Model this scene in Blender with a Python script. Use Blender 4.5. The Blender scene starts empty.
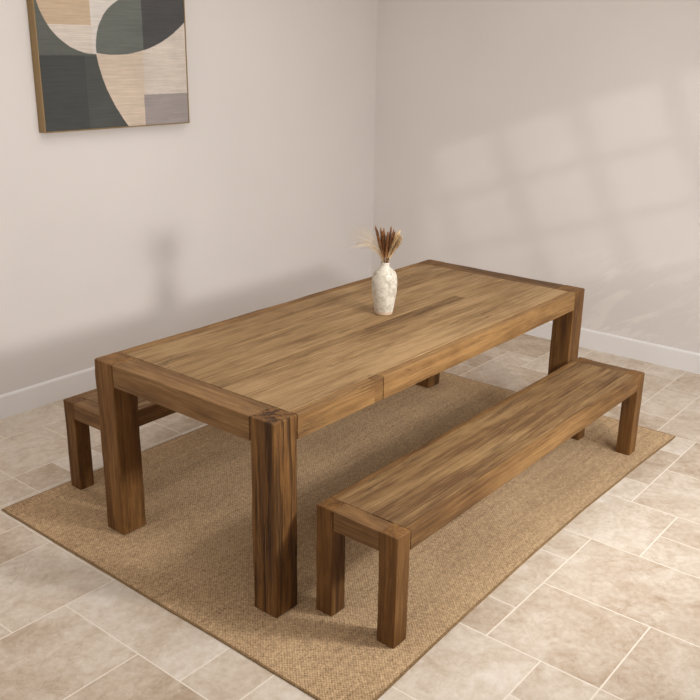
import bpy, bmesh, math, random
from mathutils import Vector, Matrix, noise as mnoise

random.seed(7)
S = bpy.context.scene
C = S.collection

# ------------------------------------------------------------------ helpers
def link(name, bm, mat, parent=None, loc=(0, 0, 0), smooth=False):
    me = bpy.data.meshes.new(name)
    bm.normal_update()
    bm.to_mesh(me)
    bm.free()
    if mat:
        me.materials.append(mat)
    if smooth:
        for p in me.polygons:
            p.use_smooth = True
    o = bpy.data.objects.new(name, me)
    C.objects.link(o)
    o.location = loc
    if parent:
        o.parent = parent
    return o

def thing(name, label, cat, loc=(0, 0, 0), group=None):
    o = bpy.data.objects.new(name, None)
    o.empty_display_size = 0.1
    C.objects.link(o)
    o.location = loc
    tag(o, label, cat, group)
    return o

def tag(o, label, cat, group=None):
    o['label'] = label
    o['category'] = cat
    if group:
        o['group'] = group

def struct(name, bm, mat, parent=None, smooth=False):
    o = link(name, bm, mat, parent, smooth=smooth)
    if not parent:
        o['kind'] = 'structure'
    return o

def box(bm, x0, x1, y0, y1, z0, z1, bevel=0.0, seg=2):
    r = bmesh.ops.create_cube(bm, size=1.0)
    vs = r['verts']
    for v in vs:
        v.co = Vector((x0 + (v.co.x + .5) * (x1 - x0), y0 + (v.co.y + .5) * (y1 - y0), z0 + (v.co.z + .5) * (z1 - z0)))
    if bevel > 0:
        es = list({e for v in vs for e in v.link_edges})
        bmesh.ops.bevel(bm, geom=es, offset=bevel, segments=seg, affect='EDGES', profile=.5)
    return vs

def timber(bm, lo, hi, axis, ch=.004, jit=.0015, step=.04, seed=0.0, tone=.5, rag=1.0):
    """hand-worked board: chamfered rectangle swept along its grain axis with an uneven, worn edge"""
    lay_s = bm.verts.layers.float.get('seed') or bm.verts.layers.float.new('seed')
    lay_t = bm.verts.layers.float.get('tone') or bm.verts.layers.float.new('tone')
    a = axis
    b, c = [i for i in range(3) if i != a]
    L = hi[a] - lo[a]
    n = max(2, int(L / step))
    rings = []
    stations = [lo[a], lo[a] + ch * .5] + [lo[a] + L * k / n for k in range(1, n)] + [hi[a] - ch * .5, hi[a]]
    for si, s in enumerate(stations):
        end = si in (0, len(stations) - 1)
        ring = []
        corners = [(0, 0), (1, 0), (1, 1), (0, 1)]
        for ci, (u, v) in enumerate(corners):
            w = mnoise.noise(Vector((s * 9, seed * 3.1 + ci * 7.7, .3)))
            w2 = mnoise.noise(Vector((s * 31, seed * 5.3 + ci * 3.1, 4.3)))
            k = ch * (1 + rag * (.55 * w + .45 * w2))
            jb = jit * mnoise.noise(Vector((s * 5, seed + u * 11, 9.1)))
            jc = jit * mnoise.noise(Vector((s * 5, seed + v * 13, 2.7)))
            B = (lo[b] if u == 0 else hi[b]) + jb
            D = (lo[c] if v == 0 else hi[c]) + jc
            su, sv = (1 if u == 0 else -1), (1 if v == 0 else -1)
            e = ch * .55 if end else 0
            p1 = (B + su * e, D + sv * (k + e))
            p2 = (B + su * (k * .32 + e), D + sv * (k * .32 + e))
            p3 = (B + su * (k + e), D + sv * e)
            seq = [p1, p2, p3] if (u == v) else [p3, p2, p1]
            ring += seq
        vs = []
        for p in ring:
            co = [0, 0, 0]
            co[a], co[b], co[c] = s, p[0], p[1]
            vt = bm.verts.new(co)
            vt[lay_s] = seed
            vt[lay_t] = tone
            vs.append(vt)
        rings.append(vs)
    fs = []
    m = len(rings[0])
    for r0, r1 in zip(rings, rings[1:]):
        for i in range(m):
            fs.append(bm.faces.new((r0[i], r0[(i + 1) % m], r1[(i + 1) % m], r1[i])))
    fs.append(bm.faces.new(rings[0][::-1]))
    fs.append(bm.faces.new(rings[-1]))
    bmesh.ops.recalc_face_normals(bm, faces=fs)

# ------------------------------------------------------------------ node helper
class NT:
    def __init__(self, name):
        self.mat = bpy.data.materials.new(name)
        self.mat.use_nodes = True
        self.t = self.mat.node_tree
        self.b = self.t.nodes['Principled BSDF']
    def n(self, typ, **kw):
        nd = self.t.nodes.new(typ)
        for k, v in kw.items():
            setattr(nd, k, v)
        return nd
    def put(self, sock, val):
        if hasattr(val, 'is_output') or isinstance(val, bpy.types.NodeSocket):
            self.t.links.new(val, sock)
        else:
            sock.default_value = val
    def math(self, op, a, b=0.0, c=0.0, clamp=False):
        nd = self.n('ShaderNodeMath', operation=op, use_clamp=clamp)
        self.put(nd.inputs[0], a); self.put(nd.inputs[1], b); self.put(nd.inputs[2], c)
        return nd.outputs[0]
    def vmath(self, op, a, b=(0, 0, 0)):
        nd = self.n('ShaderNodeVectorMath', operation=op)
        self.put(nd.inputs[0], a); self.put(nd.inputs[1], b)
        return nd.outputs[0]
    def noise(self, vec, scale, detail=4, rough=.55, dist=0.0, out='Fac'):
        nd = self.n('ShaderNodeTexNoise')
        self.put(nd.inputs['Vector'], vec)
        nd.inputs['Scale'].default_value = scale
        nd.inputs['Detail'].default_value = detail
        nd.inputs['Roughness'].default_value = rough
        nd.inputs['Distortion'].default_value = dist
        return nd.outputs[out]
    def ramp(self, fac, stops, interp='LINEAR'):
        nd = self.n('ShaderNodeValToRGB')
        nd.color_ramp.interpolation = interp
        e = nd.color_ramp.elements
        while len(e) < len(stops):
            e.new(.5)
        for el, (p, col) in zip(e, stops):
            el.position = p
            el.color = col if len(col) == 4 else (*col, 1)
        self.put(nd.inputs[0], fac)
        return nd.outputs[0]
    def mix(self, fac, a, b, blend='MIX'):
        nd = self.n('ShaderNodeMix', data_type='RGBA', blend_type=blend)
        self.put(nd.inputs[0], fac); self.put(nd.inputs[6], a); self.put(nd.inputs[7], b)
        return nd.outputs[2]
    def maprange(self, v, a, b, c, d):
        nd = self.n('ShaderNodeMapRange')
        self.put(nd.inputs[0], v)
        for i, q in enumerate((a, b, c, d)):
            nd.inputs[i + 1].default_value = q
        return nd.outputs[0]
    def attr(self, name):
        nd = self.n('ShaderNodeAttribute', attribute_name=name)
        return nd.outputs['Fac']
    def objco(self):
        return self.n('ShaderNodeTexCoord').outputs['Object']
    def bump(self, h, strength=.3, dist=.002, normal=None):
        nd = self.n('ShaderNodeBump')
        nd.inputs['Strength'].default_value = strength
        nd.inputs['Distance'].default_value = dist
        self.put(nd.inputs['Height'], h)
        if normal is not None:
            self.put(nd.inputs['Normal'], normal)
        return nd.outputs[0]
    def base(self, col):
        self.put(self.b.inputs['Base Color'], col if isinstance(col, bpy.types.NodeSocket) else (*col, 1))
    def sep(self, vec):
        nd = self.n('ShaderNodeSeparateXYZ')
        self.put(nd.inputs[0], vec)
        return nd.outputs
    def comb(self, x, y, z):
        nd = self.n('ShaderNodeCombineXYZ')
        self.put(nd.inputs[0], x); self.put(nd.inputs[1], y); self.put(nd.inputs[2], z)
        return nd.outputs[0]

def lin(r, g, b):
    f = lambda c: (c / 255 / 12.92) if c / 255 <= .04045 else ((c / 255 + .055) / 1.055) ** 2.4
    return (f(r), f(g), f(b))

# ------------------------------------------------------------------ wood
def wood(name, axis, dark, mid, light, crack=.5, gain=1.0, rough=.62, groove=0.0):
    m = NT(name)
    co = m.objco()
    sd = m.attr('seed')
    tn = m.attr('tone')
    off = m.comb(m.math('MULTIPLY', sd, 3.7), m.math('MULTIPLY', sd, 1.9), m.math('MULTIPLY', sd, 2.3))
    p = m.vmath('ADD', co, off)
    def st(along, across):
        v = [across] * 3
        v[axis] = along
        return m.vmath('MULTIPLY', p, tuple(v))
    warp = m.noise(st(1.5, 5), 1.0, 3, .5, out='Color')
    warp = m.vmath('MULTIPLY', m.vmath('SUBTRACT', warp, (.5, .5, .5)), (.035, .035, .035))
    p2 = m.vmath('ADD', p, warp)
    def st2(along, across):
        v = [across] * 3
        v[axis] = along
        return m.vmath('MULTIPLY', p2, tuple(v))
    rings = m.noise(st2(.8, 15), 1.0, 5, .62, .9)           # broad growth figure
    fibre = m.noise(st2(3.2, 120), 1.0, 5, .75)                # fine fibres
    streak = m.noise(st2(1.0, 44), 1.0, 4, .6, .4)           # dark streaks
    blot = m.noise(st(1.6, 5), 1.0, 4, .6, .6)               # weathered blotches
    patch = m.noise(st(2.6, 13), 1.0, 5, .65, 1.0)             # small worn patches
    f = m.math('ADD', m.math('MULTIPLY', rings, .5), m.math('MULTIPLY', blot, .5))
    f = m.math('ADD', f, m.math('MULTIPLY', m.math('SUBTRACT', fibre, .5), .7))
    f = m.math('ADD', f, m.math('MULTIPLY', m.math('SUBTRACT', patch, .5), .35))
    f = m.math('ADD', f, m.math('MULTIPLY', m.math('SUBTRACT', tn, .5), .55))
    col = m.ramp(f, [(.30, dark), (.5, mid), (.70, light)])
    # dark streaks and open cracks following the grain
    sm = m.maprange(streak, .56, .72, 0, 1)
    pm = m.maprange(blot, .38, .62, .15, 1)
    col = m.mix(m.math('MULTIPLY', m.math('MULTIPLY', sm, pm), .42), col, (*[c * .42 for c in dark], 1))
    cn = m.noise(st2(2.2, 42), 1.0, 2, .5, .3)
    ridge = m.math('ABSOLUTE', m.math('SUBTRACT', cn, .5))
    cr = m.maprange(ridge, .0, .018, 1, 0)
    gate = m.maprange(m.noise(st(2.4, 9), 1.0, 2, .5), .55, .68, 0, 1)
    cr = m.math('MULTIPLY', cr, gate)
    col = m.mix(m.math('MULTIPLY', cr, crack), col, (*[c * .22 for c in dark], 1))
    # short dark flecks (open pores) and, on the roughest timbers, deep weathered grooves
    fl = m.maprange(m.noise(st2(9, 150), 1.0, 2, .5), .66, .76, 0, 1)
    fl = m.math('MULTIPLY', fl, m.maprange(m.noise(st(3, 8), 1.0, 3, .6), .45, .6, 0, .6))
    col = m.mix(fl, col, (*[c * .35 for c in dark], 1))
    gv = None
    if groove:
        gn = m.noise(st2(1.1, 46), 1.0, 3, .6, .5)
        gv = m.maprange(gn, .52, .64, 0, 1)
        col = m.mix(m.math('MULTIPLY', gv, groove), col, (*[c * .22 for c in dark], 1))
    m.base(col)
    m.put(m.b.inputs['Roughness'], m.maprange(f, .2, .8, rough + .12, rough - .06))
    m.b.inputs['Specular IOR Level'].default_value = .32
    h = m.math('ADD', m.math('MULTIPLY', fibre, .5), m.math('MULTIPLY', streak, -.5))
    h = m.math('ADD', h, m.math('MULTIPLY', cr, -1.3 * crack))
    h = m.math('ADD', h, m.math('MULTIPLY', rings, .5))
    if gv is not None:
        h = m.math('ADD', h, m.math('MULTIPLY', gv, -1.6))
    m.put(m.b.inputs['Normal'], m.bump(h, .55 * gain, .004))
    return m.mat

D1, M1, L1 = lin(92, 64, 35), lin(132, 102, 65), lin(162, 131, 91)
W_TOP = wood('wood_top_grain_x', 0, D1, M1, L1, .75)
W_RAIL = wood('wood_rail_grain_y', 1, lin(88, 61, 34), lin(124, 90, 53), lin(154, 118, 74), .75)
W_LEG = wood('wood_leg_grain_z', 2, lin(72, 44, 18), lin(110, 74, 35), lin(140, 100, 54), 1.0, 1.6)
W_LEGR = wood('wood_weathered_leg_grain_z', 2, lin(78, 49, 21), lin(118, 80, 39), lin(148, 107, 58), 1.0, 2.2, .66, .62)
W_SIDE = wood('wood_side_grain_x', 0, lin(80, 52, 25), lin(118, 84, 46), lin(150, 113, 68), .6)

# ------------------------------------------------------------------ room
WL, WR = 2.396, 3.626            # faces of the skirting on the left and far walls
SK = .016
XB, YF, ZC = -3.3, -3.4, 3.15    # wall behind the camera, window wall, ceiling

def plaster(name, col, scuff=0.0):
    m = NT(name)
    co = m.objco()
    n1 = m.noise(co, 1.3, 3, .5)
    n2 = m.noise(co, 9, 4, .6)
    c = m.mix(m.maprange(n1, .3, .7, 0, 1), (*[k * .975 for k in col], 1), (*[min(1, k * 1.02) for k in col], 1))
    hh = m.math('ADD', m.math('MULTIPLY', n2, .6), m.math('MULTIPLY', m.noise(co, 60, 3, .6), .25))
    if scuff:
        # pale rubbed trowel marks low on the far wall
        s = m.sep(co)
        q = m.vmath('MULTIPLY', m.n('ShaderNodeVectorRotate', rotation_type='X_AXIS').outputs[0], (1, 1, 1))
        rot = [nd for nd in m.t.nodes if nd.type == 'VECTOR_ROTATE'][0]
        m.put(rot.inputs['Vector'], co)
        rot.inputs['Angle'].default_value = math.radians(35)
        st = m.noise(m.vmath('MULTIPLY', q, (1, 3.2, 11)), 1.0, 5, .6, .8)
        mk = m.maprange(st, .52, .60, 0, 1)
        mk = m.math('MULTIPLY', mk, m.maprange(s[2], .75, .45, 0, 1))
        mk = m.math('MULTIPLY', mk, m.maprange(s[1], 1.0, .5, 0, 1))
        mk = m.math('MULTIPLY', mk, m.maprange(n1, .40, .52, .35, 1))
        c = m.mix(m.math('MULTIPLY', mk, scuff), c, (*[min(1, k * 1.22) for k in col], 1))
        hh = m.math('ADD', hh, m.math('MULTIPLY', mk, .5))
    m.base(c)
    m.b.inputs['Roughness'].default_value = .85
    m.b.inputs['Specular IOR Level'].default_value = .2
    m.put(m.b.inputs['Normal'], m.bump(hh, .12, .006))
    return m.mat

WALL = lin(220, 213, 208)
M_WALL = plaster('warm_cream_plaster', WALL)
M_WALLR = plaster('warm_cream_plaster_rubbed', WALL, .55)
M_CEIL = plaster('ceiling_white', lin(232, 226, 218))
_m = NT('skirting_white_paint')
_m.base(lin(232, 228, 226)); _m.b.inputs['Roughness'].default_value = .45
M_SKIRT = _m.mat

# travertine slabs in a repeating rectangular pattern; cell = .2142 m
def tile_mat():
    m = NT('travertine')
    co = m.objco()
    sd = m.attr('seed')
    p = m.vmath('ADD', co, m.comb(m.math('MULTIPLY', sd, 7.3), m.math('MULTIPLY', sd, 3.1), m.math('MULTIPLY', sd, 1.7)))
    big = m.noise(p, 3.4, 6, .66, .7)
    med = m.noise(p, 11, 6, .74, .9)
    fine = m.noise(p, 38, 4, .7)
    f = m.math('ADD', m.math('MULTIPLY', big, .55), m.math('MULTIPLY', med, .45))
    f = m.math('ADD', f, m.math('MULTIPLY', m.math('SUBTRACT', fine, .5), .28))
    f = m.math('ADD', f, m.math('MULTIPLY', m.math('SUBTRACT', m.attr('tone'), .5), .22))
    col = m.ramp(f, [(.31, lin(170, 148, 125)), (.43, lin(192, 174, 154)), (.54, lin(207, 193, 176)), (.68, lin(221, 211, 199))])
    rosy = m.maprange(m.noise(p, 5.5, 4, .6, .5), .52, .70, 0, .4)
    col = m.mix(rosy, col, (*lin(182, 161, 142), 1))
    # thin brown veins and small open pits
    v = m.math('ABSOLUTE', m.math('SUBTRACT', m.noise(p, 4.5, 5, .6, 1.6), .5))
    vm = m.math('MULTIPLY', m.maprange(v, 0, .012, 1, 0), m.maprange(m.noise(p, 2.5, 2, .5), .5, .66, 0, .45))
    col = m.mix(vm, col, (*lin(150, 120, 90), 1))
    pit = m.maprange(m.noise(p, 75, 3, .6), .66, .74, 0, 1)
    pit = m.math('MULTIPLY', pit, m.maprange(med, .5, .62, 0, 1))
    col = m.mix(m.math('MULTIPLY', pit, .35), col, (*lin(138, 116, 92), 1))
    m.base(col)
    m.put(m.b.inputs['Roughness'], m.maprange(med, .3, .7, .5, .66))
    m.b.inputs['Specular IOR Level'].default_value = .35
    h = m.math('ADD', m.math('MULTIPLY', med, .6), m.math('MULTIPLY', pit, -.5))
    m.put(m.b.inputs['Normal'], m.bump(h, .22, .004))
    return m.mat

M_TILE = tile_mat()
_m = NT('pale_grout')
_m.base(_m.mix(_m.noise(_m.objco(), 30, 3), (*lin(216, 203, 187), 1), (*lin(232, 222, 209), 1)))
_m.b.inputs['Roughness'].default_value = .9
M_GROUT = _m.mat

GX0, GY0, GX, GY = -.437, -1.05, .2142, .2135
TILES = [(-1, 1, 8, 10), (-1, 1, 10, 11), (-1, 1, 11, 12), (0, 2, 12, 13), (-2, 0, 12, 14), (0, 2, 13, 15), (2, 4, 13, 15), (1, 3, 15, 17), (3, 5, 15, 17), (5, 7, 15, 17),
         (4, 6, 13, 15), (2, 3, 12, 13), (3, 4, 12, 13), (4, 6, 12, 13), (6, 8, 12, 14), (2, 4, 11, 12), (4, 6, 10, 12), (6, 8, 11, 12),
         (0, 2, 5, 8), (-2, 0, 6, 8), (-4, -2, 6, 8), (-3, -1, 8, 10), (-2, 0, 4, 6), (0, 2, 4, 5), (0, 2, 2, 4), (-2, 0, 2, 4),
         (2, 4, 1, 3), (3, 4, 0, 1), (2, 3, 0, 1), (4, 5, 2, 4), (5, 7, 2, 4), (7, 8, 2, 3), (8, 10, 1, 3),
         (4, 6, 0, 2), (6, 8, -1, 2), (8, 9, -1, 1), (9, 10, 0, 1), (9, 11, -2, 0), (10, 12, 0, 2), (12, 14, 0, 2),
         (10, 11, 2, 3), (11, 13, 2, 4), (13, 14, 2, 3), (14, 16, 1, 3), (16, 18, 1, 3), (14, 15, 3, 5), (15, 17, 3, 4), (17, 19, 3, 4),
         (16, 18, 4, 5), (18, 19, 4, 5), (17, 19, 5, 7), (14, 16, 7, 9), (16, 18, 7, 8), (16, 17, 8, 9), (17, 19, 8, 10), (15, 17, 9, 11), (13, 15, 9, 11),
         (14, 16, 5, 7), (16, 17, 5, 7), (2, 4, -1, 0), (4, 6, -2, 0)]
IMIN, IMAX, JMIN, JMAX = -13, 19, -11, 17
occ = {}
for k, (i0, i1, j0, j1) in enumerate(TILES):
    for i in range(i0, i1):
        for j in range(j0, j1):
            assert (i, j) not in occ, (TILES[occ[(i, j)]], TILES[k])
            occ[(i, j)] = k
rt = random.Random(3)
for j in range(JMIN, JMAX):
    for i in range(IMIN, IMAX):
        if (i, j) in occ:
            continue
        opts = [(2, 3), (2, 2), (3, 2), (2, 1), (1, 2), (2, 2), (1, 1)]
        rt.shuffle(opts)
        opts.sort(key=lambda o: -(o[0] * o[1] > 1))
        for (w, h) in opts:
            cells = [(i + a, j + b) for a in range(w) for b in range(h)]
            if all(c not in occ and c[0] < IMAX and c[1] < JMAX for c in cells):
                TILES.append((i, i + w, j, j + h))
                for c in cells:
                    occ[c] = len(TILES) - 1
                break
bm = bmesh.new()
ls = bm.verts.layers.float.new('seed')
lt = bm.verts.layers.float.new('tone')
g = .0025
for k, (i0, i1, j0, j1) in enumerate(TILES):
    x0, x1 = GX0 + GX * i0 + g, GX0 + GX * i1 - g
    y0, y1 = GY0 + GY * j0 + g, GY0 + GY * j1 - g
    x1 = min(x1, WR + .01); y1 = min(y1, WL + .01)
    vs0 = set(bm.verts)
    box(bm, x0, x1, y0, y1, -.02, 0, .0008, 1)
    tone = rt.uniform(.1, .9)
    for v in bm.verts:
        if v not in vs0:
            v[ls] = k * .37
            v[lt] = tone
box(bm, XB - .1, WR + .06, YF - .1, WL + .06, -.06, -.0004)
for f in bm.faces:
    if min(v.co.z for v in f.verts) < -.04 or (max(v.co.x for v in f.verts) - min(v.co.x for v in f.verts) > 3):
        f.material_index = 1
o = struct('floor', bm, M_TILE)
o.data.materials.append(M_GROUT)

bm = bmesh.new(); box(bm, XB - .1, WR + SK + .1, WL + SK, WL + SK + .1, -.06, ZC + .1); struct('wall_left', bm, M_WALL)
bm = bmesh.new(); box(bm, WR + SK, WR + SK + .1, YF - .1, WL + SK, -.06, ZC + .1); struct('wall_far', bm, M_WALLR)
bm = bmesh.new(); box(bm, XB - .1, XB, YF - .1, WL + SK, -.06, ZC + .1); struct('wall_back', bm, M_WALL)
bm = bmesh.new(); box(bm, XB - .1, WR + SK + .1, YF - .1, WL + SK + .1, ZC, ZC + .1); struct('ceiling', bm, M_CEIL)

# window wall on the right of the camera: an opening with a tilted-in, barred sash
WX0, WX1, WZ0, WZ1 = .38, 1.82, 1.70, 3.04
bm = bmesh.new()
box(bm, XB - .1, WX0, YF - .12, YF, -.06, ZC + .1)
box(bm, WX1, WR + SK + .1, YF - .12, YF, -.06, ZC + .1)
box(bm, WX0, WX1, YF - .12, YF, -.06, WZ0)
box(bm, WX0, WX1, YF - .12, YF, WZ1, ZC + .1)
struct('wall_right', bm, M_WALL)
bm = bmesh.new()
wn = bpy.data.objects.new('window_1', None)
C.objects.link(wn); wn['kind'] = 'structure'
wn.location = ((WX0 + WX1) / 2, YF - .05, WZ0)
hw, hh = (WX1 - WX0) / 2, WZ1 - WZ0
bm = bmesh.new()
box(bm, -hw, -hw + .02, -.04, .04, 0, hh, .003); box(bm, hw - .02, hw, -.04, .04, 0, hh, .003)
box(bm, -hw + .02, hw - .02, -.04, .04, 0, .02, .003); box(bm, -hw + .02, hw - .02, -.04, .04, hh - .02, hh, .003)
link('window_frame', bm, M_SKIRT, wn)
bm = bmesh.new()
sw, shh, bar = .70, 1.20, .022
box(bm, -sw - .03, -sw + bar, -.02, .02, -.03, shh + .03, .003); box(bm, sw - bar, sw + .03, -.02, .02, -.03, shh + .03, .003)
box(bm, -sw + bar, sw - bar, -.02, .02, -.03, bar, .003); box(bm, -sw + bar, sw - bar, -.02, .02, shh - bar, shh + .03, .003)
for q in (1, 2, 3):
    cx = -sw + 2 * sw * q / 4
    box(bm, cx - bar, cx + bar, -.016, .016, bar, shh - bar)
for q in (1, 2):
    cz = shh * q / 3
    box(bm, -sw + bar, sw - bar, -.014, .014, cz - bar, cz + bar)
sash = link('sash', bm, M_SKIRT, wn, (0, .05, .057))
sash.rotation_euler = (math.radians(-26), 0, 0)

# skirting boards with a rounded top edge
def skirt(name, pts0, pts1):
    bm = bmesh.new()
    prof = [(0, 0), (0, .122), (.003, .129), (.008, .133), (SK, .134), (SK, 0)]
    rings = []
    for P, N in ((pts0, None), (pts1, None)):
        ring = []
        for d, z in prof:
            ring.append(bm.verts.new((P[0] + P[2] * d, P[1] + P[3] * d, z)))
        rings.append(ring)
    n = len(prof)
    fs = [bm.faces.new((rings[0][i], rings[0][(i + 1) % n], rings[1][(i + 1) % n], rings[1][i])) for i in range(n)]
    fs.append(bm.faces.new(rings[0])); fs.append(bm.faces.new(rings[1][::-1]))
    bmesh.ops.recalc_face_normals(bm, faces=fs)
    struct(name, bm, M_SKIRT)
skirt('baseboard_left', (XB, WL, 0, 1), (WR, WL, 0, 1))
skirt('baseboard_far', (WR, YF, 1, 0), (WR, WL + SK, 1, 0))

# ------------------------------------------------------------------ rug
def rug_mat(name, col_a, col_b, weave=True):
    m = NT(name)
    co = m.objco()
    w = m.vmath('ADD', co, m.vmath('MULTIPLY', m.vmath('SUBTRACT', m.noise(co, 14, 2, .5, out='Color'), (.5, .5, .5)), (.012, .012, 0)))
    s = m.sep(w)
    k = 2 * math.pi / .0125
    a = m.math('SINE', m.math('MULTIPLY', s[0], k))
    b = m.math('SINE', m.math('MULTIPLY', s[1], k))
    ab = m.math('MULTIPLY', a, b)
    fib = m.noise(m.vmath('MULTIPLY', co, (1, 1, 1)), 105, 3, .75)
    big = m.noise(co, 2.2, 4, .6)
    row = m.noise(m.vmath('MULTIPLY', co, (2, 45, 1)), 1.0, 3, .6)
    f = m.math('ADD', m.math('MULTIPLY', ab, .11), m.math('MULTIPLY', fib, 1.0))
    f = m.math('ADD', f, m.math('MULTIPLY', m.math('SUBTRACT', big, .5), .22))
    f = m.math('ADD', f, m.math('MULTIPLY', m.math('SUBTRACT', row, .5), .25))
    col = m.ramp(f, [(.2, col_a), (.75, col_b)])
    m.base(col)
    m.b.inputs['Roughness'].default_value = .95
    m.b.inputs['Specular IOR Level'].default_value = .1
    h = m.math('ADD', m.math('MULTIPLY', ab, .6), fib)
    m.put(m.b.inputs['Normal'], m.bump(h, .6, .003))
    return m.mat
M_RUG = rug_mat('woven_sisal', lin(112, 86, 60), lin(220, 187, 146))
M_BIND = rug_mat('sisal_binding', lin(104, 79, 53), lin(160, 130, 94))
RT = .007
rug = thing('woven_rug', 'tan woven sisal rug with bound edge lying under the table and benches', 'rug', (0, 0, 0))
def rug_pt(u, v, inset=0.0):
    x0, x1 = -.213 + inset, 2.556 - inset
    x = x0 + u * (x1 - x0)
    lo = -.533 + .040 * math.sin(math.pi * min(1, max(0, u)) * .86) + inset
    hi = 1.478 - inset
    y = lo + v * (hi - lo)
    x += .003 * mnoise.noise(Vector((y * 3, 1.3, u * 2))) + .02 * (1 - v) * u * 0
    y += .003 * mnoise.noise(Vector((x * 3, 7.3, v * 2)))
    return x, y
def rug_patch(us, vs, inset, z, th):
    bm = bmesh.new()
    G = [[bm.verts.new((*rug_pt(u, v, inset), z)) for v in vs] for u in us]
    fs = []
    for i in range(len(us) - 1):
        for j in range(len(vs) - 1):
            fs.append(bm.faces.new((G[i][j], G[i + 1][j], G[i + 1][j + 1], G[i][j + 1])))
    r = bmesh.ops.extrude_face_region(bm, geom=fs)
    for v in [e for e in r['geom'] if isinstance(e, bmesh.types.BMVert)]:
        v.co.z -= th
    bmesh.ops.recalc_face_normals(bm, faces=bm.faces)
    return bm
us = [k / 60 for k in range(61)]
vs = [k / 44 for k in range(45)]
link('woven_field', rug_patch(us, vs, .0065, RT - .0004, RT - .0008), M_RUG, rug)
# bound edge: rounded tape running all the way round
bm = bmesh.new()
path = [rug_pt(u, 0, .008) for u in us] + [rug_pt(1, v, .008) for v in vs[1:]] + [rug_pt(u, 1, .008) for u in us[::-1][1:]] + [rug_pt(0, v, .008) for v in vs[::-1][1:-1]]
n = len(path)
rings = []
cx = sum(p[0] for p in path) / n; cy = sum(p[1] for p in path) / n
for i in range(n):
    a, b = Vector(path[i - 1]), Vector(path[(i + 1) % n])
    t = (b - a).normalized(); nn = Vector((t.y, -t.x))
    P = Vector(path[i])
    ring = []
    for (d, z) in [(.009, .0005), (.0095, .004), (.0085, RT - .0008), (.002, RT - .0002), (0, RT - .001), (0, .0005)]:
        q = P + nn * d
        ring.append(bm.verts.new((q.x, q.y, z)))
    rings.append(ring)
for i in range(n):
    r0, r1 = rings[i], rings[(i + 1) % n]
    for k in range(6):
        bm.faces.new((r0[k], r0[(k + 1) % 6], r1[(k + 1) % 6], r1[k]))
bmesh.ops.recalc_face_normals(bm, faces=bm.faces)
link('bound_edge', bm, M_BIND, rug)

# ------------------------------------------------------------------ dining table
TL, TW, TT, TH = 2.368, .997, .116, .770
AP = .095
table = thing('dining_table', 'long chunky reclaimed wood dining table with thick square legs, vase standing on it', 'table', (0, 0, RT))
H = TH - RT
sd = 1.0
for (x, y, tone, seed) in ((0, 0, .42, 3.1), (0, TW - TT, .56, 5.7), (TL - TT, 0, .52, 8.9), (TL - TT, TW - TT, .45, 12.4)):
    bm = bmesh.new()
    timber(bm, (x, y, 0), (x + TT, y + TT, H), 2, .006, .002, .03, seed, tone)
    link('leg', bm, W_LEGR if (x, y) == (0, 0) else W_LEG, table)
for x, tone, seed in ((0, .50, 21.3), (TL - TT, .22, 25.1)):
    bm = bmesh.new()
    timber(bm, (x + .001, TT + .0015, H - AP), (x + TT, TW - TT - .0015, H - .001), 1, .004, .0015, .04, seed, tone)
    link('end_rail', bm, W_RAIL, table)
# top boards between the end rails, running the length of the table
bm = bmesh.new()
e0, e1 = TT + .0015, TL - TT - .0015
gap = .0009
ys = [(.040, .243, .66, 31.2, None), (.243, .376, .60, 33.7, None), (.376, .438, .33, 36.4, 1.78), (.376, .438, .58, 39.9, -1.78),
      (.438, .705, .60, 42.6, None), (.705, TW - .045, .54, 45.5, None)]
for (y0, y1, tone, seed, cut) in ys:
    a, b = e0, e1
    if cut and cut > 0: b = cut - gap
    if cut and cut < 0: a = -cut + gap
    dz = random.uniform(-.0008, .0006)
    timber(bm, (a, y0 + gap, H - .034), (b, y1 - gap, H + dz), 0, .0022, .0008, .05, seed, tone)
link('tabletop', bm, W_TOP, table)
bm = bmesh.new()
j = .606
timber(bm, (TT + .003, 0, H - AP), (j - .052, .040 - gap, H), 0, .0035, .002, .04, 51.2, .56)
timber(bm, (j - .051, .0015, H - AP + .001), (j, .040 - gap, H), 0, .002, .001, .02, 53.9, .46)
timber(bm, (j + .001, -.001, H - AP), (e1, .040 - gap, H), 0, .0035, .002, .04, 56.1, .62)
link('side_rail', bm, W_SIDE, table)
bm = bmesh.new()
timber(bm, (e0, TW - .045 + gap, H - AP), (e1, TW, H - .001), 0, .0035, .002, .04, 61.8, .5)
link('side_rail', bm, W_SIDE, table)

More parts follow.
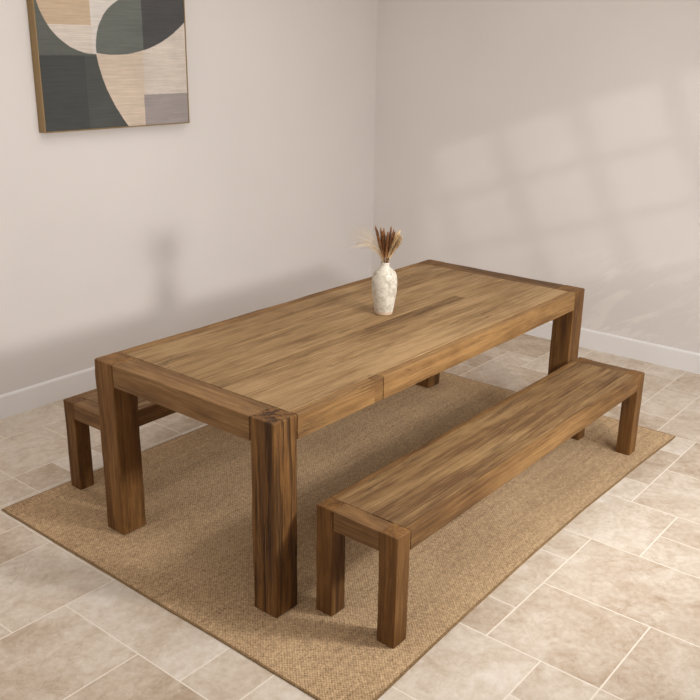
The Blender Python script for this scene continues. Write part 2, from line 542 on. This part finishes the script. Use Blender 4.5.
# ------------------------------------------------------------------ benches
BL, BW, BT, BH = 2.089, .356, .0755, .440
def make_bench(name, label, loc, s0, rz=0.0):
    t = thing(name, label, 'bench', loc, 'reclaimed wood benches along the table')
    t.rotation_euler = (0, 0, rz)
    H = BH - RT
    for (x, y, tone, sd) in ((0, 0, .50, 1.3), (0, BW - BT, .40, 4.9), (BL - BT, 0, .50, 7.7), (BL - BT, BW - BT, .42, 9.2)):
        bm = bmesh.new()
        timber(bm, (x, y, 0), (x + BT, y + BT, H), 2, .004, .0015, .03, sd + s0, tone)
        link('leg', bm, W_LEG, t)
    for x, tone, sd in ((0, .46, 14.4), (BL - BT, .34, 17.2)):
        bm = bmesh.new()
        timber(bm, (x + .001, BT + .001, H - .078), (x + BT, BW - BT - .001, H - .001), 1, .004, .0015, .03, sd + s0, tone)
        link('end_rail', bm, W_RAIL, t)
    bm = bmesh.new()
    e0, e1 = BT + .001, BL - BT - .001
    for (y0, y1, tone, sd) in ((.030, .072, .36, 22.2), (.072, .168, .27, 24.6), (.168, BW - .028, .34, 27.7)):
        timber(bm, (e0, y0 + .0009, H - .03), (e1, y1 - .0009, H + random.uniform(-.0005, .0008)), 0, .002, .0008, .05, sd + s0, tone)
    link('seat', bm, W_TOP, t)
    bm = bmesh.new()
    timber(bm, (e0, 0, H - .078), (e1, .030 - .0004, H), 0, .003, .0015, .04, 31.1 + s0, .50)
    link('side_rail', bm, W_SIDE, t)
    bm = bmesh.new()
    timber(bm, (e0, BW - .028 + .0004, H - .078), (e1, BW, H), 0, .003, .0015, .04, 34.1 + s0, .38)
    link('side_rail', bm, W_SIDE, t)
    return t
make_bench('wooden_bench', 'long reclaimed wood bench in front of the table, its whole seat in view', (.137, -.425, RT), 70.0)
make_bench('wooden_bench', 'reclaimed wood bench behind the table, mostly hidden beside the wall', (.1175, 1.079, RT), 120.0)

# ------------------------------------------------------------------ framed picture
FX0, FX1, FZ0, FZ1, FD = .738, 1.729, 1.508, 2.70, .04
art = thing('framed_picture', 'large abstract picture of green, grey and beige curved shapes in thin gold frame on wall', 'picture', (FX0, WL + SK, FZ0))
m = NT('gold_frame')
m.base(m.mix(m.noise(m.vmath('MULTIPLY', m.objco(), (60, 60, 4)), 1.0, 3), (*lin(128, 104, 68), 1), (*lin(160, 133, 90), 1)))
m.b.inputs['Roughness'].default_value = .42
m.b.inputs['Metallic'].default_value = .35
fw, fh = FX1 - FX0, FZ1 - FZ0
dp = FD + SK
bm = bmesh.new()
t = .0065
for (a, b, c, d) in ((0, t, 0, fh), (fw - t, fw, 0, fh), (t, fw - t, 0, t), (t, fw - t, fh - t, fh)):
    box(bm, a, b, -dp, 0, c, d, .001, 1)
link('frame', bm, m.mat, art)
m = NT('abstract_canvas')
co = m.objco()
wob = m.vmath('MULTIPLY', m.vmath('SUBTRACT', m.noise(co, 25, 3, .5, out='Color'), (.5, .5, .5)), (.006, .006, .006))
s = m.sep(m.vmath('ADD', m.vmath('ADD', co, (FX0, 0, FZ0)), wob))
X, Z = s[0], s[2]
def gt(a, b): return m.maprange(m.math('SUBTRACT', a, b), -.0018, .0018, 0, 1)
def circ(cx, cz, r):
    dx = m.math('SUBTRACT', X, cx); dz = m.math('SUBTRACT', Z, cz)
    d = m.math('SQRT', m.math('ADD', m.math('MULTIPLY', dx, dx), m.math('MULTIPLY', dz, dz)))
    return gt(r, d)
def AND(a, b): return m.math('MULTIPLY', a, b)
dz = m.math('SUBTRACT', 1.901, Z)
par = m.math('ADD', 1.096, m.math('ADD', m.math('MULTIPLY', dz, .136), m.math('MULTIPLY', m.math('MULTIPLY', dz, dz), .87)))
R = lambda *c: (*lin(*c), 1)
# lower left dark field, lighter strip above the horizontal
col = m.mix(gt(X, 1.02), R(64, 65, 63), R(72, 74, 70))
col = m.mix(gt(Z, 1.897), col, R(88, 90, 84))
# light fields lower right
lightf = m.mix(gt(X, 1.408), R(202, 184, 165), R(202, 190, 178))
lightf = m.mix(AND(gt(X, 1.400), gt(1.684, Z)), lightf, R(150, 141, 138))
col = m.mix(AND(gt(X, par), gt(1.905, Z)), col, lightf)
col = m.mix(AND(gt(X, 1.094), gt(Z, 1.903)), col, lightf)
# upper left pale disc
disc = m.mix(gt(Z, 2.05), R(204, 192, 180), R(188, 165, 139))
disc = m.mix(gt(X, 1.075), disc, R(206, 198, 190))
col = m.mix(AND(circ(1.09, 2.246, .342), gt(1.30, X)), col, disc)
# green leaf shape
leaf = m.mix(gt(X, 1.415), R(98, 101, 95), R(70, 69, 69))
inleaf = AND(circ(1.22, 2.69, .79), m.math('MAXIMUM', circ(1.371, 1.93, .275), gt(X, 1.371)))
col = m.mix(inleaf, col, leaf)
col = m.mix(AND(gt(Z, 2.42), gt(X, .2)), col, R(206, 190, 172))
brush = m.noise(m.vmath('MULTIPLY', co, (4, 1, 110)), 1.0, 5, .7)
cloud = m.noise(co, 4, 4, .6)
bb = m.math('ADD', m.math('MULTIPLY', m.math('SUBTRACT', brush, .5), .85), m.math('MULTIPLY', m.math('SUBTRACT', cloud, .5), .5))
hs = m.n('ShaderNodeHueSaturation')
m.put(hs.inputs['Color'], col); m.put(hs.inputs['Value'], m.math('ADD', 1.0, bb))
m.base(hs.outputs[0])
m.b.inputs['Roughness'].default_value = .8
m.put(m.b.inputs['Normal'], m.bump(brush, .25, .002))
bm = bmesh.new()
box(bm, t, fw - t, -dp + .004, -.004, t, fh - t)
link('canvas', bm, m.mat, art)

# ------------------------------------------------------------------ vase
VX, VY = 1.283, .515
vase = thing('ceramic_vase', 'speckled white ceramic vase with bare clay foot standing on the dining table', 'vase', (VX, VY, TH))
def lathe(bm, prof, seg=56, lum=0.0):
    rings = []
    for r, z in prof:
        ring = []
        for k in range(seg):
            a = 2 * math.pi * k / seg
            rr = r * (1 + lum * mnoise.noise(Vector((math.cos(a) * 1.3, math.sin(a) * 1.3, z * 12))))
            ring.append(bm.verts.new((rr * math.cos(a), rr * math.sin(a), z)))
        rings.append(ring)
    for r0, r1 in zip(rings, rings[1:]):
        for k in range(seg):
            bm.faces.new((r0[k], r0[(k + 1) % seg], r1[(k + 1) % seg], r1[k]))
    return rings
m = NT('crackled_white_glaze')
co = m.objco()
n1 = m.noise(co, 26, 5, .65, .8); n2 = m.noise(co, 80, 4, .6)
f = m.math('ADD', m.math('MULTIPLY', n1, .65), m.math('MULTIPLY', n2, .35))
col = m.ramp(f, [(.34, lin(146, 134, 114)), (.44, lin(184, 174, 157)), (.53, lin(208, 200, 185)), (.75, lin(218, 212, 199))])
vn = m.math('ABSOLUTE', m.math('SUBTRACT', m.noise(co, 32, 3, .5, 1.2), .5))
col = m.mix(m.maprange(vn, 0, .02, .5, 0), col, R(140, 129, 112))
z = m.sep(co)[2]
foot = m.maprange(m.math('ADD', z, m.math('MULTIPLY', n1, .006)), .017, .021, 1, 0)
col = m.mix(foot, col, R(200, 174, 148))
m.base(col)
m.put(m.b.inputs['Roughness'], m.maprange(foot, 0, 1, .45, .85))
m.put(m.b.inputs['Normal'], m.bump(f, .5, .004))
bm = bmesh.new()
prof = [(.0, .0), (.036, .0), (.041, .002), (.0425, .008), (.046, .03), (.0525, .07), (.0575, .105), (.060, .140), (.0595, .165), (.056, .187), (.049, .203),
        (.039, .214), (.029, .2215), (.0225, .227), (.0205, .233), (.0207, .240), (.0225, .2455), (.0228, .2475), (.021, .2490), (.0185, .2470),
        (.0125, .240), (.0125, .232), (.024, .222), (.045, .200), (.053, .165), (.053, .13), (.045, .06), (.038, .012), (.0, .010)]
lathe(bm, prof, 64, .012)
bmesh.ops.remove_doubles(bm, verts=bm.verts, dist=1e-5)
bmesh.ops.recalc_face_normals(bm, faces=bm.faces)
link('body', bm, m.mat, vase, smooth=True)

# ------------------------------------------------------------------ dried grasses
def straw(name, c1, c2):
    m = NT(name)
    m.base(m.mix(m.noise(m.vmath('MULTIPLY', m.objco(), (1, 1, .25)), 160, 3), (*c1, 1), (*c2, 1)))
    m.b.inputs['Roughness'].default_value = .9
    return m.mat
M_STEM = straw('dry_stem', lin(128, 92, 56), lin(170, 130, 86))
M_PLB = straw('brown_plume', lin(112, 70, 40), lin(178, 126, 80))
M_PLC = straw('cream_plume', lin(190, 156, 110), lin(226, 200, 158))
M_WISP = straw('pale_wisps', lin(184, 158, 122), lin(206, 184, 150))
def tube(bm, pts, r0, r1, seg=5):
    rings = []
    for i, P in enumerate(pts):
        a = pts[max(0, i - 1)]; b = pts[min(len(pts) - 1, i + 1)]
        t = (b - a).normalized()
        u = t.orthogonal().normalized(); w = t.cross(u)
        r = r0 + (r1 - r0) * i / (len(pts) - 1)
        rings.append([bm.verts.new(P + (u * math.cos(2 * math.pi * k / seg) + w * math.sin(2 * math.pi * k / seg)) * r) for k in range(seg)])
    for q0, q1 in zip(rings, rings[1:]):
        for k in range(seg):
            bm.faces.new((q0[k], q0[(k + 1) % seg], q1[(k + 1) % seg], q1[k]))
    bm.faces.new(rings[0][::-1]); bm.faces.new(rings[-1])
def curve_pts(L, bend, n=9):
    """straight up from the origin, leaning over towards +x"""
    pts = []
    p = Vector((0, 0, 0)); ang = 0.0
    for i in range(n):
        pts.append(p.copy())
        ang = bend * (i / (n - 1)) ** 1.3
        p = p + Vector((math.sin(ang), 0, math.cos(ang))) * (L / (n - 1))
    return pts
def make_plume(name, label, group, L, bend, head, mat, rr, hairs, seed):
    rs = random.Random(seed)
    t = thing(name, label, 'dried grass', (0, 0, 0), group)
    pts = curve_pts(L, bend)
    bm = bmesh.new(); tube(bm, pts, .0014, .0008)
    link('stem', bm, M_STEM, t)
    bm = bmesh.new()
    nb = int(len(pts) * (1 - head))
    hp = pts[nb:]
    def at(f):
        q = f * (len(hp) - 1); i = min(int(q), len(hp) - 2)
        return hp[i].lerp(hp[i + 1], q - i), (hp[i + 1] - hp[i]).normalized()
    for k in range(hairs):
        f = rs.random() ** .9
        P, d = at(f)
        a = rs.uniform(0, 2 * math.pi)
        u = d.orthogonal().normalized(); w = d.cross(u)
        side = u * math.cos(a) + w * math.sin(a)
        env = math.sin(math.pi * min(1, .12 + f * .85)) ** .8
        ln = rs.uniform(.016, .03)
        E = P + d * ln + side * rr * env * rs.uniform(.5, 1.1)
        mid = P.lerp(E, .5) + side * rr * .2
        wdt = .0011
        cr = d.cross(side).normalized() * wdt
        tri = [bm.verts.new(P + cr), bm.verts.new(P - cr), bm.verts.new(mid - cr * .9), bm.verts.new(mid + cr * .9), bm.verts.new(E)]
        bm.faces.new((tri[0], tri[1], tri[2], tri[3])); bm.faces.new((tri[3], tri[2], tri[4]))
    tube(bm, hp, rr * .42, rr * .15, 6)
    link('plume_head', bm, mat, t)
    return t
def clone(t, label=None):
    c = t.copy(); C.objects.link(c)
    if label: c['label'] = label
    for ch in t.children:
        d = ch.copy(); C.objects.link(d); d.parent = c
    return c
RIM = TH + .247
def plant(t, az, lean, radius, depth, sc=1.0):
    """stem starts inside the neck, leans outwards"""
    a = math.radians(az)
    t.location = (VX + math.cos(a) * radius, VY + math.sin(a) * radius, RIM - depth)
    t.rotation_euler = (0, math.radians(lean), a)
    t.scale = (sc, sc, sc)
rs = random.Random(11)
lab_b = 'brown dried grass plume standing upright in the white vase'
lab_c = 'pale cream dried grass plume leaning out to the right of the vase'
b1 = make_plume('dried_plume', lab_b, 'brown dried plumes in the vase', .185, .16, .66, M_PLB, .0125, 260, 1)
b2 = make_plume('dried_plume', lab_b, 'brown dried plumes in the vase', .160, .28, .66, M_PLB, .0115, 240, 2)
c1 = make_plume('pale_plume', lab_c, 'cream dried plumes in the vase', .170, .42, .62, M_PLC, .013, 240, 3)
TR = -math.degrees(math.atan2(math.cos(.6807), math.sin(.6807)))   # azimuth of picture-right
for k in range(15):
    t = (b1, b2)[k % 2] if k < 2 else clone((b1, b2)[k % 2])
    plant(t, k * 360 / 15 + rs.uniform(-10, 10), rs.uniform(1, 11), rs.uniform(.001, .004), .03, rs.uniform(.84, 1.08))
for k in range(9):
    t = c1 if k == 0 else clone(c1)
    plant(t, TR + rs.uniform(-45, 45), rs.uniform(7, 21), rs.uniform(.001, .004), .03, rs.uniform(.85, 1.05))
bm = bmesh.new()
for k in range(46):
    az = math.radians(TR + 180 + rs.uniform(-42, 42))
    L = rs.uniform(.17, .275)
    pts = curve_pts(L, rs.uniform(1.3, 2.3), 10)
    lean = math.radians(rs.uniform(2, 16))
    M = Matrix.Translation((math.cos(az) * .003, math.sin(az) * .003, 0)) @ Matrix.Rotation(az, 4, 'Z') @ Matrix.Rotation(lean, 4, 'Y')
    tube(bm, [M @ p for p in pts], .0008, .0003, 3)
o = link('wispy_grass', bm, M_WISP, None, (VX, VY, RIM - .03))
tag(o, 'fine pale wispy grass arching out to the left of the vase', 'dried grass')
o['kind'] = 'stuff'

# ------------------------------------------------------------------ lights
def area(name, loc, target, size, power, col, sy=None):
    d = bpy.data.lights.new(name, 'AREA')
    d.energy = power; d.color = col
    d.shape = 'RECTANGLE' if sy else 'DISK'
    d.size = size
    if sy: d.size_y = sy
    o = bpy.data.objects.new(name, d); C.objects.link(o)
    o.location = loc
    o.rotation_euler = (Vector(target) - Vector(loc)).to_track_quat('-Z', 'Y').to_euler()
    return o
k = area('key_lamp', (.98, -1.85, 1.56), (1.05, .6, 1.64), .27, 43, (1, .98, .95))
k.data.spread = math.radians(155)
k = area('window_daylight', (1.7, -2.75, 2.4), (1.95, -.75, 0), 1.4, 33, (.92, .965, 1), 1.1)
k.data.spread = math.radians(115)
area('overhead_fill', (.6, .2, ZC - .02), (.6, .2, 0), 3.0, 36, (.98, .99, 1), 2.6)  # added soft overhead fill for the ambient level, not a ceiling fixture
area('back_fill', (XB + .05, .4, 1.9), (2, .4, 1.3), 2.2, 40, (.97, .98, 1), 1.6)  # fill added behind the camera for far wall and near faces; no window there
sun = bpy.data.lights.new('sun', 'SUN')
sun.energy = .62; sun.angle = math.radians(1.2); sun.color = (1, .95, .9)
so = bpy.data.objects.new('sun', sun); C.objects.link(so)
so.rotation_euler = Vector((.60, 1, -.33)).to_track_quat('-Z', 'Y').to_euler()

w = bpy.data.worlds.new('daylight'); S.world = w
w.use_nodes = True
bg = w.node_tree.nodes['Background']
bg.inputs[0].default_value = (.80, .88, 1, 1); bg.inputs[1].default_value = .8

# ------------------------------------------------------------------ camera
cd = bpy.data.cameras.new('camera'); cam = bpy.data.objects.new('camera', cd); C.objects.link(cam)
cd.sensor_width = 36; cd.sensor_fit = 'HORIZONTAL'; cd.lens = 887.647 * 36 / 700
yaw, pit, rol = .680736, -.331133, .015213
fwd = Vector((math.cos(yaw) * math.cos(pit), math.sin(yaw) * math.cos(pit), math.sin(pit)))
rt_ = Vector((math.sin(yaw), -math.cos(yaw), 0)); up = rt_.cross(fwd)
r2 = rt_ * math.cos(rol) + up * math.sin(rol); u2 = up * math.cos(rol) - rt_ * math.sin(rol)
Mx = Matrix((r2, u2, -fwd)).transposed().to_4x4()
Mx.translation = Vector((-1.950615, -1.902083, 1.970831))
cam.matrix_world = Mx
cd.clip_start = .05
S.camera = cam
S.view_settings.view_transform = 'Standard'
S.view_settings.look = 'None'
S.view_settings.gamma = 1
S.view_settings.exposure = -0.12
S.view_settings.use_curve_mapping = False
